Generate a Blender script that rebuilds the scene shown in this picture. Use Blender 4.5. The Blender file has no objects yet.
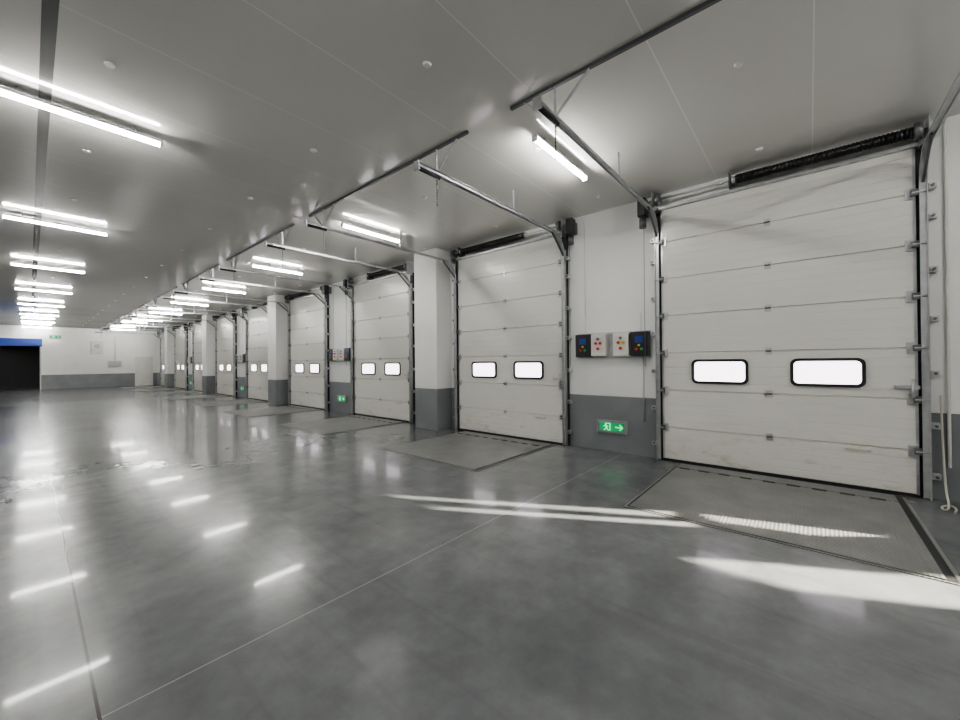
import bpy, bmesh, math, random
from mathutils import Matrix, Vector
random.seed(3)
scene=bpy.context.scene
XW=6.2; ZC=4.0; YE=37.2
# ---------------------------------------------------------------- materials
def newmat(name):
    m=bpy.data.materials.new(name); m.use_nodes=True
    nt=m.node_tree; b=nt.nodes['Principled BSDF']
    return m,nt,b
def simple(name,col,rough=0.5,metal=0.0,noise=0.06,scale=6.0,spec=0.5,emit=None,es=0):
    m,nt,b=newmat(name)
    tc=nt.nodes.new('ShaderNodeTexCoord'); n=nt.nodes.new('ShaderNodeTexNoise')
    n.inputs['Scale'].default_value=scale; n.inputs['Detail'].default_value=4
    nt.links.new(tc.outputs['Object'],n.inputs['Vector'])
    r=nt.nodes.new('ShaderNodeValToRGB')
    r.color_ramp.elements[0].position=0.3; r.color_ramp.elements[1].position=0.7
    r.color_ramp.elements[0].color=tuple(c*(1-noise) for c in col)+(1,)
    r.color_ramp.elements[1].color=tuple(min(1,c*(1+noise)) for c in col)+(1,)
    nt.links.new(n.outputs['Fac'],r.inputs[0]); nt.links.new(r.outputs[0],b.inputs['Base Color'])
    b.inputs['Roughness'].default_value=rough; b.inputs['Metallic'].default_value=metal
    b.inputs['Specular IOR Level'].default_value=spec
    if emit:
        b.inputs['Emission Color'].default_value=tuple(emit)+(1,); b.inputs['Emission Strength'].default_value=es
    return m
def mth(nt,op,a,b=None):
    n=nt.nodes.new('ShaderNodeMath'); n.operation=op
    for i,v in enumerate((a,b)):
        if v is None: continue
        if isinstance(v,(int,float)): n.inputs[i].default_value=v
        else: nt.links.new(v,n.inputs[i])
    return n.outputs[0]
def line(nt,c,off,hw,period=None):
    d=mth(nt,'SUBTRACT',c,off)
    if period:
        d=mth(nt,'ADD',d,period*100.5); d=mth(nt,'MODULO',d,period); d=mth(nt,'SUBTRACT',d,period/2)
    return mth(nt,'LESS_THAN',mth(nt,'ABSOLUTE',d),hw)
def mix(nt,f,a,b):
    n=nt.nodes.new('ShaderNodeMixRGB')
    if isinstance(f,(int,float)): n.inputs[0].default_value=f
    else: nt.links.new(f,n.inputs[0])
    for i,v in ((1,a),(2,b)):
        if isinstance(v,tuple): n.inputs[i].default_value=v+(1,)
        else: nt.links.new(v,n.inputs[i])
    return n.outputs[0]
def noise(nt,vec,scale,detail=5,rough=.55):
    n=nt.nodes.new('ShaderNodeTexNoise'); n.inputs['Scale'].default_value=scale
    n.inputs['Detail'].default_value=detail; n.inputs['Roughness'].default_value=rough
    nt.links.new(vec,n.inputs['Vector']); return n.outputs['Fac']
def ramp(nt,f,p0,c0,p1,c1):
    r=nt.nodes.new('ShaderNodeValToRGB'); e=r.color_ramp.elements
    e[0].position=p0;e[0].color=c0+(1,);e[1].position=p1;e[1].color=c1+(1,)
    nt.links.new(f,r.inputs[0]); return r.outputs[0]
def mapped(nt,v,sc,rot=0):
    mp=nt.nodes.new('ShaderNodeMapping'); nt.links.new(v,mp.inputs[0]); mp.inputs['Scale'].default_value=sc
    mp.inputs['Rotation'].default_value=(0,0,math.radians(rot)); return mp.outputs[0]
def coords(nt):
    tc=nt.nodes.new('ShaderNodeTexCoord'); s=nt.nodes.new('ShaderNodeSeparateXYZ')
    nt.links.new(tc.outputs['Object'],s.inputs[0]); return tc.outputs['Object'],s.outputs

# floor: polished concrete
M_floor,nt,b=newmat('polished_concrete')
v,s=coords(nt)
c=ramp(nt,noise(nt,v,0.4,7,.6),.35,(.118,.126,.131),.66,(.222,.231,.235))
c2=ramp(nt,noise(nt,v,3.5,8,.65),.3,(.78,.78,.78),.75,(1.15,1.15,1.15))
mm=nt.nodes.new('ShaderNodeMixRGB'); mm.blend_type='MULTIPLY'; mm.inputs[0].default_value=1
nt.links.new(c,mm.inputs[1]); nt.links.new(c2,mm.inputs[2]); c=mm.outputs[0]
# forklift tyre scuffs: long stretched noise, along and across the docks
for rot,sc in ((0,(5.0,.25,1)),(62,(4.0,.22,1))):
    t=ramp(nt,noise(nt,mapped(nt,v,sc,rot),1.6,4,.5),.58,(0,0,0),.66,(1,1,1))
    c=mix(nt,mth(nt,'MULTIPLY',t,.13),c,(.07,.072,.074))
c=mix(nt,line(nt,s[1],2.3,.004,8.44),c,(.32,.32,.315))
c=mix(nt,line(nt,s[0],0.19,.006),c,(.06,.06,.06))
nt.links.new(c,b.inputs['Base Color'])
r=ramp(nt,noise(nt,v,.9,3,.5),.3,(.20,.20,.20),.75,(.26,.26,.26))
nt.links.new(r,b.inputs['Roughness']); b.inputs['Specular IOR Level'].default_value=.28
b.inputs['Coat Weight'].default_value=.22
b.inputs['Coat Roughness'].default_value=.055
# ceiling panels
M_ceil,nt,b=newmat('ceiling_sandwich_panel')
v,s=coords(nt)
c=ramp(nt,noise(nt,v,0.3,3),.3,(.76,.747,.715),.7,(.81,.797,.765))
c=mix(nt,line(nt,s[1],-.05,.0045,1.0),c,(.95,.95,.93))
c=mix(nt,line(nt,s[0],0.1,.04),c,(.2,.2,.2))
nt.links.new(c,b.inputs['Base Color'])
nt.links.new(ramp(nt,noise(nt,v,.8,3),.3,(.08,.08,.08),.7,(.13,.13,.13)),b.inputs['Roughness'])
# wall: white above, grey dado below 0.91
M_wall,nt,b=newmat('painted_wall')
v,s=coords(nt)
f=mth(nt,'LESS_THAN',s[2],.91)
w=ramp(nt,noise(nt,v,1.2,5),.3,(.80,.80,.79),.7,(.85,.85,.835))
g=ramp(nt,noise(nt,v,2.0,5),.3,(.20,.211,.224),.7,(.245,.256,.27))
nt.links.new(mix(nt,f,w,g),b.inputs['Base Color']); b.inputs['Roughness'].default_value=.42
# door panel
M_door,nt,b=newmat('door_panel_white')
v,s=coords(nt)
w=ramp(nt,noise(nt,v,.7,3),.3,(.72,.71,.665),.7,(.77,.76,.715))
low=mth(nt,'SUBTRACT',1.0,mth(nt,'MULTIPLY',s[2],1.2)); 
lowc=nt.nodes.new('ShaderNodeClamp'); nt.links.new(low,lowc.inputs[0])
st=ramp(nt,noise(nt,mapped(nt,v,(1,1,2.6)),3.2,7,.72),.53,(0,0,0),.68,(1,1,1))
dm=mth(nt,'MULTIPLY',mth(nt,'MULTIPLY',st,lowc.outputs[0]),.5)
nt.links.new(mix(nt,dm,w,(.44,.38,.28)),b.inputs['Base Color']); b.inputs['Roughness'].default_value=.27
# leveller plate with tread
M_plate,nt,b=newmat('tread_plate')
v,s=coords(nt)
c=ramp(nt,noise(nt,v,2.2,6),.3,(.165,.17,.165),.7,(.25,.255,.24))
nt.links.new(c,b.inputs['Base Color']); b.inputs['Roughness'].default_value=.38; b.inputs['Metallic'].default_value=.15
a=mth(nt,'SINE',mth(nt,'MULTIPLY',mth(nt,'ADD',s[0],s[1]),110.0)); d=mth(nt,'SINE',mth(nt,'MULTIPLY',mth(nt,'SUBTRACT',s[0],s[1]),110.0))
bp=nt.nodes.new('ShaderNodeBump'); bp.inputs['Strength'].default_value=.5; bp.inputs['Distance'].default_value=.004
nt.links.new(mth(nt,'MULTIPLY',a,d),bp.inputs['Height']); nt.links.new(bp.outputs[0],b.inputs['Normal'])

M_galv=simple('galvanised_steel',(.55,.56,.57),.35,.75,.12,9)
M_steel=simple('dark_steel',(.16,.165,.17),.4,.6,.1,9)
M_frame=simple('leveller_frame_steel',(.10,.10,.10),.5,.2,.1,9)
M_black=simple('black_rubber',(.018,.018,.02),.55)
M_spring=simple('torsion_spring_black',(.015,.015,.016),.35,.3)
M_blackbox=simple('black_plastic',(.02,.021,.024),.35)
M_whitebox=simple('white_plastic',(.68,.68,.64),.4)
M_red=simple('red_button',(.6,.03,.02),.35)
M_yel=simple('yellow_button',(.7,.5,.05),.35)
M_grn=simple('green_button',(.05,.4,.1),.35)
M_blue=simple('blue_label',(.02,.05,.28),.4)
M_tube=simple('fluorescent_tube',(1,1,1),.5,emit=(1.0,.985,.945),es=64)
M_fix=simple('fixture_white',(.75,.75,.74),.4)
M_win=simple('daylit_acrylic',(.9,.88,.9),.2,emit=(1.0,.89,.97),es=1.8)
M_exit=simple('exit_sign_green',(.02,.35,.13),.4,emit=(.02,.6,.2),es=.12)
M_exitw=simple('exit_sign_glyph',(.25,.85,.45),.4,emit=(.1,1,.4),es=.7)
M_signgrey=simple('exit_sign_frame',(.36,.37,.37),.4,.3)
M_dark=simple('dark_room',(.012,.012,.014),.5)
M_bluehdr=simple('blue_shutter_housing',(.04,.09,.42),.45)
M_btn=simple('nylon_fixing',(.9,.9,.86),.4)
M_cable=simple('pvc_cable',(.6,.58,.5),.45)
M_con=simple('grey_conduit',(.5,.5,.5),.45)
M_sunmask=simple('sun_mask_grey',(.35,.35,.36),.7)  # for the added sheet that masks the sun at the open dock

# ---------------------------------------------------------------- mesh helpers
class B:
    def __init__(s): s.bm=bmesh.new(); s.mats=[]
    def mi(s,m):
        if m not in s.mats: s.mats.append(m)
        return s.mats.index(m)
    def _set(s,verts,m,smooth=False):
        i=s.mi(m); fs=set()
        for v in verts:
            for f in v.link_faces: fs.add(f)
        for f in fs: f.material_index=i; f.smooth=smooth
        return fs
    def box(s,x0,x1,y0,y1,z0,z1,m,bev=0):
        mat=Matrix.Translation(((x0+x1)/2,(y0+y1)/2,(z0+z1)/2))@Matrix.Diagonal((abs(x1-x0),abs(y1-y0),abs(z1-z0),1))
        r=bmesh.ops.create_cube(s.bm,size=1,matrix=mat); s._set(r['verts'],m)
        if bev:
            es=set(e for v in r['verts'] for e in v.link_edges)
            q=bmesh.ops.bevel(s.bm,geom=list(es),offset=bev,segments=2,affect='EDGES',profile=.5)
            i=s.mi(m)
            for f in q['faces']: f.material_index=i
    def cyl(s,p0,p1,r,m,seg=12,r2=None):
        p0=Vector(p0);p1=Vector(p1);d=p1-p0
        q=d.to_track_quat('Z','Y').to_matrix().to_4x4()
        mat=Matrix.Translation((p0+p1)/2)@q
        rr=bmesh.ops.create_cone(s.bm,cap_ends=True,segments=seg,radius1=r,radius2=r if r2 is None else r2,depth=d.length,matrix=mat)
        fs=s._set(rr['verts'],m,True)
        for f in fs:
            if len(f.verts)>4: f.smooth=False
    def beam(s,p0,p1,w,h,m):
        p0=Vector(p0);p1=Vector(p1);d=p1-p0
        q=d.to_track_quat('Z','Y').to_matrix().to_4x4()
        mat=Matrix.Translation((p0+p1)/2)@q@Matrix.Diagonal((w,h,d.length,1))
        r=bmesh.ops.create_cube(s.bm,size=1,matrix=mat); s._set(r['verts'],m)
    def sweep(s,prof,path,m):
        rings=[]
        for (x,z,nx,nz) in path:
            rings.append([s.bm.verts.new((x+a*nx,yy,z+a*nz)) for a,yy in prof])
        i=s.mi(m); n=len(prof)
        for k in range(len(rings)-1):
            for j in range(n):
                f=s.bm.faces.new((rings[k][j],rings[k][(j+1)%n],rings[k+1][(j+1)%n],rings[k+1][j])); f.material_index=i
        for rg in (rings[0],rings[-1]):
            f=s.bm.faces.new(rg); f.material_index=i
    def mesh(s,name,rot=0):
        bmesh.ops.recalc_face_normals(s.bm,faces=s.bm.faces[:])
        me=bpy.data.meshes.new(name); s.bm.to_mesh(me); s.bm.free()
        for m in s.mats: me.materials.append(m)
        if rot: me.transform(Matrix.Rotation(math.radians(rot),4,'Z'))
        return me
def obj(name,me,loc=(0,0,0),parent=None):
    o=bpy.data.objects.new(name,me); scene.collection.objects.link(o); o.location=loc
    if parent: o.parent=parent
    return o
def empty(name,loc):
    o=bpy.data.objects.new(name,None); scene.collection.objects.link(o); o.location=loc; o.empty_display_size=.2; return o

# ---------------------------------------------------------------- room shell
YB=-9; XL=-7
def shell(name,boxes):
    b=B()
    for bx in boxes: b.box(*bx)
    return obj(name,b.mesh(name))
shell('floor',[(XL,XW+.2,YB,YE+.2,-.2,0,M_floor)])
shell('ceiling',[(XL,XW+.2,YB,YE+.2,ZC,ZC+.15,M_ceil)])
OY0,OY1=-6.9,-3.0
shell('wall_right',[(XW,XW+.2,OY1,YE,0,ZC,M_wall),(XW,XW+.2,YB,OY0,0,ZC,M_wall),(XW,XW+.2,OY0,OY1,3.8,ZC,M_wall)])
shell('wall_left',[(XL-.2,XL,YB,YE,0,ZC,M_wall)])
shell('wall_near',[(XL,XW,YB-.2,YB,0,ZC,M_wall)])
cx=-1.56
shell('wall_far',[(.48,XW,YE,YE+.2,0,ZC,M_wall),(XL,-3.6,YE,YE+.2,0,ZC,M_wall),(-3.6,.48,YE,YE+.2,3.15,ZC,M_wall),
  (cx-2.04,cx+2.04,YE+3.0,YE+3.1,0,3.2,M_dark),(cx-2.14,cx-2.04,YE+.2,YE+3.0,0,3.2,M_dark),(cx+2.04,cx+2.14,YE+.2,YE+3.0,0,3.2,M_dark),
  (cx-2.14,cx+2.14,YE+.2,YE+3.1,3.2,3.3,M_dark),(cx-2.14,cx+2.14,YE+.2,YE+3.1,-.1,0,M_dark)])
b=B(); b.box(-2.1,2.1,-.2,0,2.72,3.2,M_bluehdr,.02)
for x in (-2.06,2.0): b.box(x,x+.06,-.06,0,0,2.72,M_galv)
obj('roller_shutter_frame',b.mesh('roller_shutter_frame'),(cx,YE,0))

# columns
b=B(); b.box(-.45,0,-.37,.37,0,ZC,M_wall,.008); cm=b.mesh('column')
PITCH=4.22; C0=.40
for k in (0,1,2,3):
    obj('column',cm,(XW,6.57+8.44*k,0))

# ---------------------------------------------------------------- doors (origin on wall plane, local x<0 into room)
HW=1.27; DH=3.75
seams=[0,.5,1.05,1.6,2.15,2.7,3.25,3.75]
def rr(y0,y1,z0,z1,r,n=5):
    pts=[]
    for cy,cz,a0 in ((y1-r,z1-r,0),(y0+r,z1-r,90),(y0+r,z0+r,180),(y1-r,z0+r,270)):
        for k in range(n+1):
            a=math.radians(a0+90*k/n); pts.append((cy+r*math.cos(a),cz+r*math.sin(a)))
    return pts
def rounded(b,x0,x1,y0,y1,z0,z1,r,w,m=None):
    m=m or M_black; i=b.mi(m)
    o=rr(y0,y1,z0,z1,r); q=rr(y0+w,y1-w,z0+w,z1-w,max(.02,r-w*.6))
    of=[b.bm.verts.new((x0,y,z)) for y,z in o]; ob=[b.bm.verts.new((x1,y,z)) for y,z in o]
    qf=[b.bm.verts.new((x0,y,z)) for y,z in q]; qb=[b.bm.verts.new((x1,y,z)) for y,z in q]
    n=len(o)
    for k in range(n):
        l=(k+1)%n
        for f in ((of[k],of[l],qf[l],qf[k]),(of[k],ob[k],ob[l],of[l]),(qf[k],qf[l],qb[l],qb[k])):
            b.bm.faces.new(f).material_index=i
def panels():
    b=B(); xf=-.07
    prof=[(0.0,.02)]
    for i in range(len(seams)-1):
        z0,z1=seams[i],seams[i+1]; 
        if i==0: z0=.03
        prof.append((xf+.018,z0)); prof.append((xf+.016,z0+.004)); prof.append((xf,z0+.010))
        n=5
        for j in range(1,n):
            z=z0+(z1-z0)*j/n
            prof+= [(xf,z-.008),(xf+.0018,z-.003),(xf+.0018,z+.003),(xf,z+.008)]
        prof+=[(xf,z1-.010),(xf+.016,z1-.004)]
    prof.append((0.0,DH))
    i=b.mi(M_door)
    a=[b.bm.verts.new((x,-HW,z)) for x,z in prof]; c=[b.bm.verts.new((x,HW,z)) for x,z in prof]
    for j in range(len(prof)-1):
        f=b.bm.faces.new((a[j],a[j+1],c[j+1],c[j])); f.material_index=i
    for r in (a,c):
        f=b.bm.faces.new(r); f.material_index=i
    for s_ in (-1,1):
        y0,y1=(.215,.885) if s_>0 else (-.885,-.215)
        rounded(b,xf-.022,xf+.0,y0,y1,1.16,1.50,.07,.034)
        ins=.03
        pts=rr(y0+ins,y1-ins,1.16+ins,1.50-ins,.04)
        f=b.bm.faces.new([b.bm.verts.new((xf-.006,y,z)) for y,z in pts]); f.material_index=b.mi(M_win)
    for z in seams[1:-1]:
        b.box(xf-.012,xf,-.035,.035,z-.045,z+.045,M_galv,.003); b.cyl((xf-.016,-.03,z),(xf-.016,.03,z),.010,M_steel,8)
        for sy in (-1,1):
            b.box(xf-.02,xf,sy*HW-.07*(sy>0),sy*HW+.07*(sy<0),z-.06,z+.06,M_galv,.004)
            b.box(xf-.06,xf-.02,sy*HW-.03,sy*HW+.03,z-.035,z+.035,M_steel,.006)
            b.cyl((xf-.05,sy*(HW-.02),z),(xf-.05,sy*(HW+.08),z),.012,M_galv,8)
    for sy in (-1,1):
        b.box(xf-.004,xf+.02,sy*HW-.012,sy*HW+.012,.03,DH,M_galv)
    b.box(xf-.008,xf+.03,-HW,HW,0,.035,M_black)
    b.box(xf-.02,xf,-.92,-.70,.44,.47,M_cable,.006)
    b.box(xf-.05,xf,-HW-.02,-HW+.17,1.16,1.20,M_galv,.006)
    b.cyl((xf-.05,-HW+.03,1.07),(xf-.05,-HW+.03,1.27),.014,M_galv,8)
    return b.mesh('door_leaf')
def tracks():
    b=B(); R=.34; ZT=3.68; XT=-3.42
    for sy in (-1,1):
        yc=sy*(HW+.06)
        b.box(-.06,0,min(sy*HW,sy*(HW+.10)),max(sy*HW,sy*(HW+.10)),0,3.72,M_black)
        b.box(-.13,-.06,sy*(HW+.085)-.004,sy*(HW+.085)+.004,0,3.45,M_galv)
        path=[(-.12,0.02,-1,0),(-.12,ZT-R,-1,0)]
        for k in range(1,9):
            a=math.radians(90*k/8); path.append((-.12-R*(1-math.cos(a)),ZT-R+R*math.sin(a),-math.cos(a),-math.sin(a)))
        path.append((XT,ZT,0,-1))
        w=.03
        prof=[(-.012,yc-w),(-.012,yc+w),(.014,yc+w),(.014,yc+w-.006),(-.008,yc+w-.006),(-.008,yc-w+.006),(.014,yc-w+.006),(.014,yc-w)]
        b.sweep(prof,path,M_galv)
        b.beam((-.3,yc+sy*.034,ZT+.02),(XT,yc+sy*.034,ZT+.02),.04,.005,M_galv)
        b.cyl((XT+.02,yc,ZT-.03),(XT+.34,yc,ZT-.03),.022,M_black,10)
        b.box(XT-.012,XT+.012,yc-.04,yc+.04,ZT-.06,ZT+.04,M_galv)
        for z in (.25,.78,1.33,1.9,2.42,2.98,3.3):
            b.box(-.10,0,sy*(HW+.10),sy*(HW+.16),z-.03,z+.03,M_galv,.003)
            b.cyl((-.10,sy*(HW+.13),z),(-.12,sy*(HW+.13),z),.014,M_steel,8)
        b.beam((-.10,yc,3.35),(-.5,yc,ZT),.02,.03,M_steel)
        xx=-3.12
        b.beam((xx,yc,ZT-.06),(xx,yc,ZC-.03),.035,.006,M_galv)
        b.beam((xx,yc+.02,ZT),(xx,yc-sy*.33,ZC-.03),.03,.006,M_galv)
        b.beam((xx,yc,ZT),(xx,yc+sy*.33,ZC-.03),.03,.006,M_galv)
        b.beam((-1.6,yc,ZT),(-1.6,yc,ZC),.035,.006,M_galv)
        for q in range(9):
            b.cyl((xx,yc,ZT-.06-.035*q),(xx,yc,ZT-.085-.035*q),.008,M_steel,6)
    b.box(-3.135,-3.105,-HW-.55,HW+.55,ZC-.03,ZC,M_steel)
    return b.mesh('track_assembly')
def shaft(side):
    b=B(); X=-.17; Z=3.87
    b.cyl((X,-HW-.1,Z),(X,HW+.22,Z) if side>0 else (X,HW+.1,Z),.014,M_galv,10)
    if side<0: b.cyl((X,-HW-.22,Z),(X,-HW,Z),.014,M_galv,10)
    y0,y1=(-HW+.02,.32) if side>0 else (-.55,HW-.2)
    n=46
    b.cyl((X,y0,Z),(X,y1,Z),.052,M_spring,14)
    for k in range(n):
        ya=y0+(y1-y0)*k/n; b.cyl((X,ya,Z),(X,ya+(y1-y0)/n*.55,Z),.058,M_spring,12)
    for yy in (y0-.03,y1+.02): b.cyl((X,yy-.025,Z),(X,yy+.025,Z),.045,M_galv,12)
    for sy in (-1,1):
        b.cyl((X,sy*(HW+.02)-.03,Z),(X,sy*(HW+.02)+.03,Z),.085,M_steel,18)
        b.box(X-.06,0,sy*(HW+.09)-.004,sy*(HW+.09)+.004,3.66,ZC-.01,M_galv)
        b.box(X-.05,0,sy*(HW+.06)-.03,sy*(HW+.06)+.03,3.70,3.76,M_steel)
    b.box(X-.04,0,y1+.06,y1+.075,Z-.1,Z+.1,M_steel)
    b.box(-.12,-.06,-HW-.1,HW+.1,3.735,3.775,M_galv,.004)
    s=side; yy=s*(HW+.24)
    b.box(X-.08,X+.08,yy-.06,yy+.06,3.66,3.94,M_blackbox,.02)
    b.cyl((X-.0,yy,3.66),(X,yy,3.50),.05,M_steel,16); b.box(X+.07,0,yy-.04,yy+.04,3.7,3.9,M_steel)
    b.cyl((X-.02,yy-s*.02,3.5),(X-.02,yy-s*.02,1.4),.004,M_steel,6)
    return b.mesh('spring_shaft_and_motor')
LEAF=panels(); TRK=tracks(); SH={1:shaft(1),-1:shaft(-1)}
for k in range(9):
    e=empty('door_%d'%(k+1),(XW,C0+PITCH*k,0))
    obj('door_leaf',LEAF,parent=e); obj('tracks',TRK,parent=e); obj('spring_shaft',SH[1 if k%2==0 else -1],parent=e)

# ---------------------------------------------------------------- dock levellers
b=B()
b.box(-2.25,-.16,-1.10,1.085,0,.004,M_black)
b.box(-2.238,-.2,-1.045,1.06,.002,.012,M_plate,.003)
b.box(-.42,-.17,-1.045,1.06,.010,.018,M_plate,.003)
for i in range(9):
    y=-.95+i*.23; b.cyl((-.44,y,.016),(-.44,y+.12,.016),.012,M_frame,8)
b.box(-2.27,-.16,-1.125,-1.10,0,.006,M_plate); b.box(-2.27,-.16,1.085,1.10,0,.006,M_plate)
b.box(-2.27,-2.25,-1.12,1.10,0,.006,M_plate)
lv=b.mesh('dock_leveller')
for k in range(9):
    obj('dock_leveller',lv,(XW,C0-.04+PITCH*k,0))

# ---------------------------------------------------------------- control boxes, exit signs
def controls():
    b=B()
    def blk(y):
        b.box(-.13,0,y-.135,y+.135,-.19,.19,M_blackbox,.008)
        b.box(-.134,-.128,y-.06,y+.06,.02,.12,M_blue,.002)
        b.cyl((-.13,y-.04,-.08),(-.15,y-.04,-.08),.02,M_grn,12); b.cyl((-.13,y+.04,-.08),(-.15,y+.04,-.08),.02,M_red,12)
        b.cyl((-.13,y,-.02),(-.145,y,-.02),.018,M_yel,12)
    def wht(y,c2):
        b.box(-.14,0,y-.125,y+.125,-.18,.18,M_whitebox,.012)
        for i,(dy,dz,m) in enumerate(((0,.1,M_steel),(.035,.03,M_red),(-.04,.03,c2),(0,-.06,M_red))):
            b.cyl((-.14,y+dy,dz),(-.165,y+dy,dz),.022,m,14); b.cyl((-.14,y+dy,dz),(-.146,y+dy,dz),.03,M_galv,14)
    blk(.46); wht(.185,M_red); wht(-.19,M_yel); blk(-.47)
    b.box(-.02,0,-.61,.60,-.21,.21,M_galv)
    for y in (.46,-.47):
        b.cyl((-.02,y,.17),(-.02,y,.48),.006,M_whitebox,8)
    b.cyl((-.02,.46,.48),(-.02,.46,2.20),.007,M_whitebox,8)
    b.cyl((-.02,-.5,-.19),(-.02,-.5,-1.2),.010,M_con,8)
    return b.mesh('dock_control_panel')
CT=controls()
def exitsign(rot=0):
    b=B()
    b.box(-.035,0,-.26,.26,-.105,.105,M_signgrey,.006)
    b.box(-.038,-.034,-.205,.205,-.066,.066,M_exit)
    x0,x1=-.041,-.037
    b.box(x0,x1,.02,.035,-.06,.06,M_exitw); b.box(x0,x1,.02,.10,.05,.06,M_exitw); 
    b.cyl((x0,.10,.040),(x1,.10,.040),.013,M_exitw,10)
    b.beam((x0,.10,.03),(x0,.085,-.02),.004,.02,M_exitw); b.beam((x0,.085,-.02),(x0,.05,-.06),.004,.014,M_exitw)
    b.beam((x0,.085,-.02),(x0,.13,-.06),.004,.014,M_exitw); b.beam((x0,.10,.02),(x0,.06,-.005),.004,.011,M_exitw)
    b.beam((x0,.10,.02),(x0,.14,.0),.004,.011,M_exitw)
    b.box(x0,x1,-.17,-.06,-.009,.009,M_exitw)
    b.beam((x0,-.18,0),(x0,-.13,.045),.004,.014,M_exitw); b.beam((x0,-.18,0),(x0,-.13,-.045),.004,.014,M_exitw)
    return b.mesh('exit_sign',rot)
EX=exitsign()
for k in (0,2,4,6):
    yc=C0+PITCH*(k+.5)-.03
    obj('dock_control_panel',CT,(XW,yc-.01,1.75))
    obj('exit_sign',EX,(XW,yc,.41))
obj('exit_sign',exitsign(90),(1.1,YE,3.35))

# ---------------------------------------------------------------- far wall details
b=B(); b.box(-.06,0,-.5,.5,0,2.1,M_whitebox,.004); b.box(-.07,-.06,-.46,.46,.04,2.06,M_whitebox); b.cyl((-.07,.38,1.0),(-.13,.38,1.0),.02,M_steel,8)
obj('door_10',b.mesh('service_door',90),(5.45,YE,0))
b=B(); b.box(-.22,0,-.35,.35,-.22,.22,M_whitebox,.01); b.box(-.23,-.22,-.3,.3,-.17,.17,M_con,.004); b.cyl((-.1,0,.22),(-.1,0,1.9),.02,M_con,8)
obj('electrical_cabinet',b.mesh('electrical_cabinet',90),(3.9,YE-.005,1.6))
b=B(); b.box(-.25,0,-.3,.3,-.45,.45,M_whitebox,.02); b.cyl((-.25,0,.1),(-.27,0,.1),.15,M_con,16)
obj('wall_heater_unit',b.mesh('wall_heater_unit',90),(3.0,YE,2.7))

# ---------------------------------------------------------------- lights
b=B()
b.box(-.62,.62,-.035,.035,-.085,-.055,M_fix,.006)
b.cyl((-.6,0,-.10),(.6,0,-.10),.024,M_tube,14)
for x in (-.61,.61): b.box(x-.012,x+.012,-.032,.032,-.13,-.055,M_fix,.004)
for x in (-.4,.4): b.cyl((x,0,-.06),(x,0,0),.008,M_galv,8)
LT=b.mesh('fluorescent_light_fixture')
for k in range(-2,9):
    obj('fluorescent_light_fixture',LT,(4.15,(2.24 if k==0 else 2.0+4.2*k),ZC))
for k in range(-3,8):
    obj('fluorescent_light_fixture',LT,(.33,5.4+4.47*k,ZC))
for k in range(-3,8):  # third row, out of view, added for the room's illumination
    obj('fluorescent_light_fixture',LT,(-3.6,5.4+4.47*k,ZC))

# ceiling fixings
b=B()
for i in range(-3,4):
    for j in range(-3,18):
        x=.44+1.73*i; y=.43+2*j
        if x<XW-.3 and y<YE: b.cyl((x,y,ZC-.014),(x,y,ZC),.028,M_btn,14,r2=.038)
obj('ceiling_fixing_buttons',b.mesh('ceiling_fixing_buttons'))

def curve(name,pts,r,mat,cyc=False):
    cu=bpy.data.curves.new(name,'CURVE'); cu.dimensions='3D'; cu.bevel_depth=r; cu.bevel_resolution=3
    sp=cu.splines.new('NURBS'); sp.points.add(len(pts)-1)
    for p,q in zip(sp.points,pts): p.co=tuple(q)+(1,)
    sp.use_endpoint_u=True; sp.order_u=3; cu.materials.append(mat)
    o=bpy.data.objects.new(name,cu); scene.collection.objects.link(o); return o
curve('wall_conduit',[(6.18,-1.10,.35),(6.18,-1.10,1.2),(6.18,-1.10,2.4),(6.18,-1.10,3.7),(6.18,-1.10,3.98)],.014,M_whitebox)
curve('floor_cable',[(6.16,-1.04,1.1),(6.14,-1.05,.5),(6.12,-1.06,.12),(6.0,-1.06,.012),(5.80,-1.02,.012),(5.74,-.98,.012),(5.86,-.98,.012),(5.98,-1.06,.012),(5.85,-1.09,.012),(5.70,-1.04,.012)],.009,M_cable)

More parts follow.
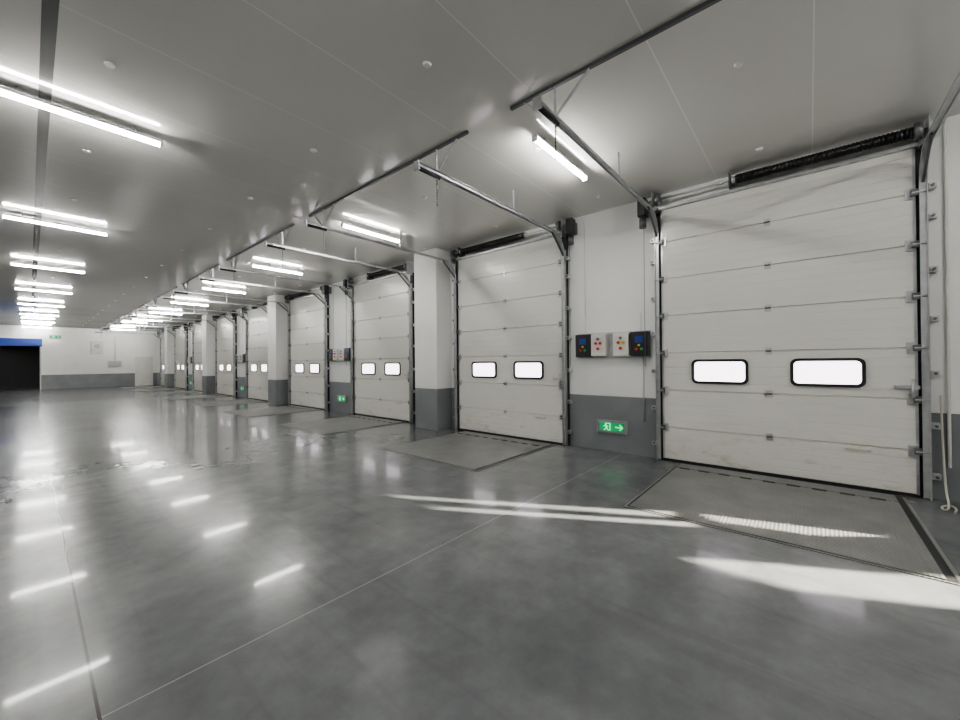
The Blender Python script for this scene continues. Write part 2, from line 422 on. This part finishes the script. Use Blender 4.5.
# ---------------------------------------------------------------- unseen sheet added over the open dock, holes cut to shape the sun patches
DX,DY=-.45,.893; TE=.42
def sun_hole(poly):  # floor patch outlines traced back along the sun to the added sheet
    out=[]
    for x,y in poly:
        t=(XW-x)/(-DX); out.append((y-DY*t,TE*t))
    return out
holes=[sun_hole([(2.58,3.7),(4.05,1.057),(3.92,1.03),(2.66,3.42)]),
       sun_hole([(2.66,3.03),(3.93,.83),(3.84,.79),(2.66,2.91)]),
       sun_hole([(4.15,.85),(4.60,-.49),(4.24,.0),(4.05,.68)]),
       sun_hole([(3.17,.75),(3.42,.36),(3.80,-.35),(4.22,-1.0),(4.4,-1.4),(3.7,-1.3),(3.60,-.745),(3.18,.10)])]
cu=bpy.data.curves.new('sun_mask_sheet','CURVE'); cu.dimensions='2D'; cu.fill_mode='BOTH'; cu.extrude=.004
for poly in [[(OY0,0),(OY1,0),(OY1,3.8),(OY0,3.8)]]+holes:
    sp=cu.splines.new('POLY'); sp.points.add(len(poly)-1); sp.use_cyclic_u=True
    for p,q in zip(sp.points,poly): p.co=(q[0],q[1],0,1)
cu.materials.append(M_sunmask)
o=bpy.data.objects.new('sun_mask_sheet',cu); scene.collection.objects.link(o)
o.location=(XW+.01,0,0); o.rotation_euler=(math.radians(90),0,math.radians(90))
sl=bpy.data.lights.new('sun','SUN'); sl.energy=27; sl.angle=math.radians(.7); sl.color=(1,.92,.78)
so=bpy.data.objects.new('sun',sl); scene.collection.objects.link(so)
so.rotation_euler=Vector((DX,DY,-TE)).to_track_quat('-Z','Y').to_euler(); so.location=(12,-14,8)

w=bpy.data.worlds.new('World'); scene.world=w; w.use_nodes=True
bg=w.node_tree.nodes['Background']; bg.inputs[0].default_value=(.75,.85,1,1); bg.inputs[1].default_value=1.5

# ---------------------------------------------------------------- camera
cd=bpy.data.cameras.new('camera'); co=bpy.data.objects.new('camera',cd); scene.collection.objects.link(co)
cd.sensor_width=36; cd.lens=36*385/960; cd.clip_start=.05; cd.clip_end=200; cd.shift_x=-3.0/960
co.matrix_world=Matrix.Translation((0,0,1.49))@Matrix.Rotation(math.radians(-49.7),4,'Z')@Matrix.Rotation(math.radians(90.3),4,'X')@Matrix.Rotation(math.radians(-.5),4,'Z')
scene.camera=co
scene.view_settings.view_transform='AgX'
scene.view_settings.look='AgX - Medium High Contrast'
scene.view_settings.exposure=0.95
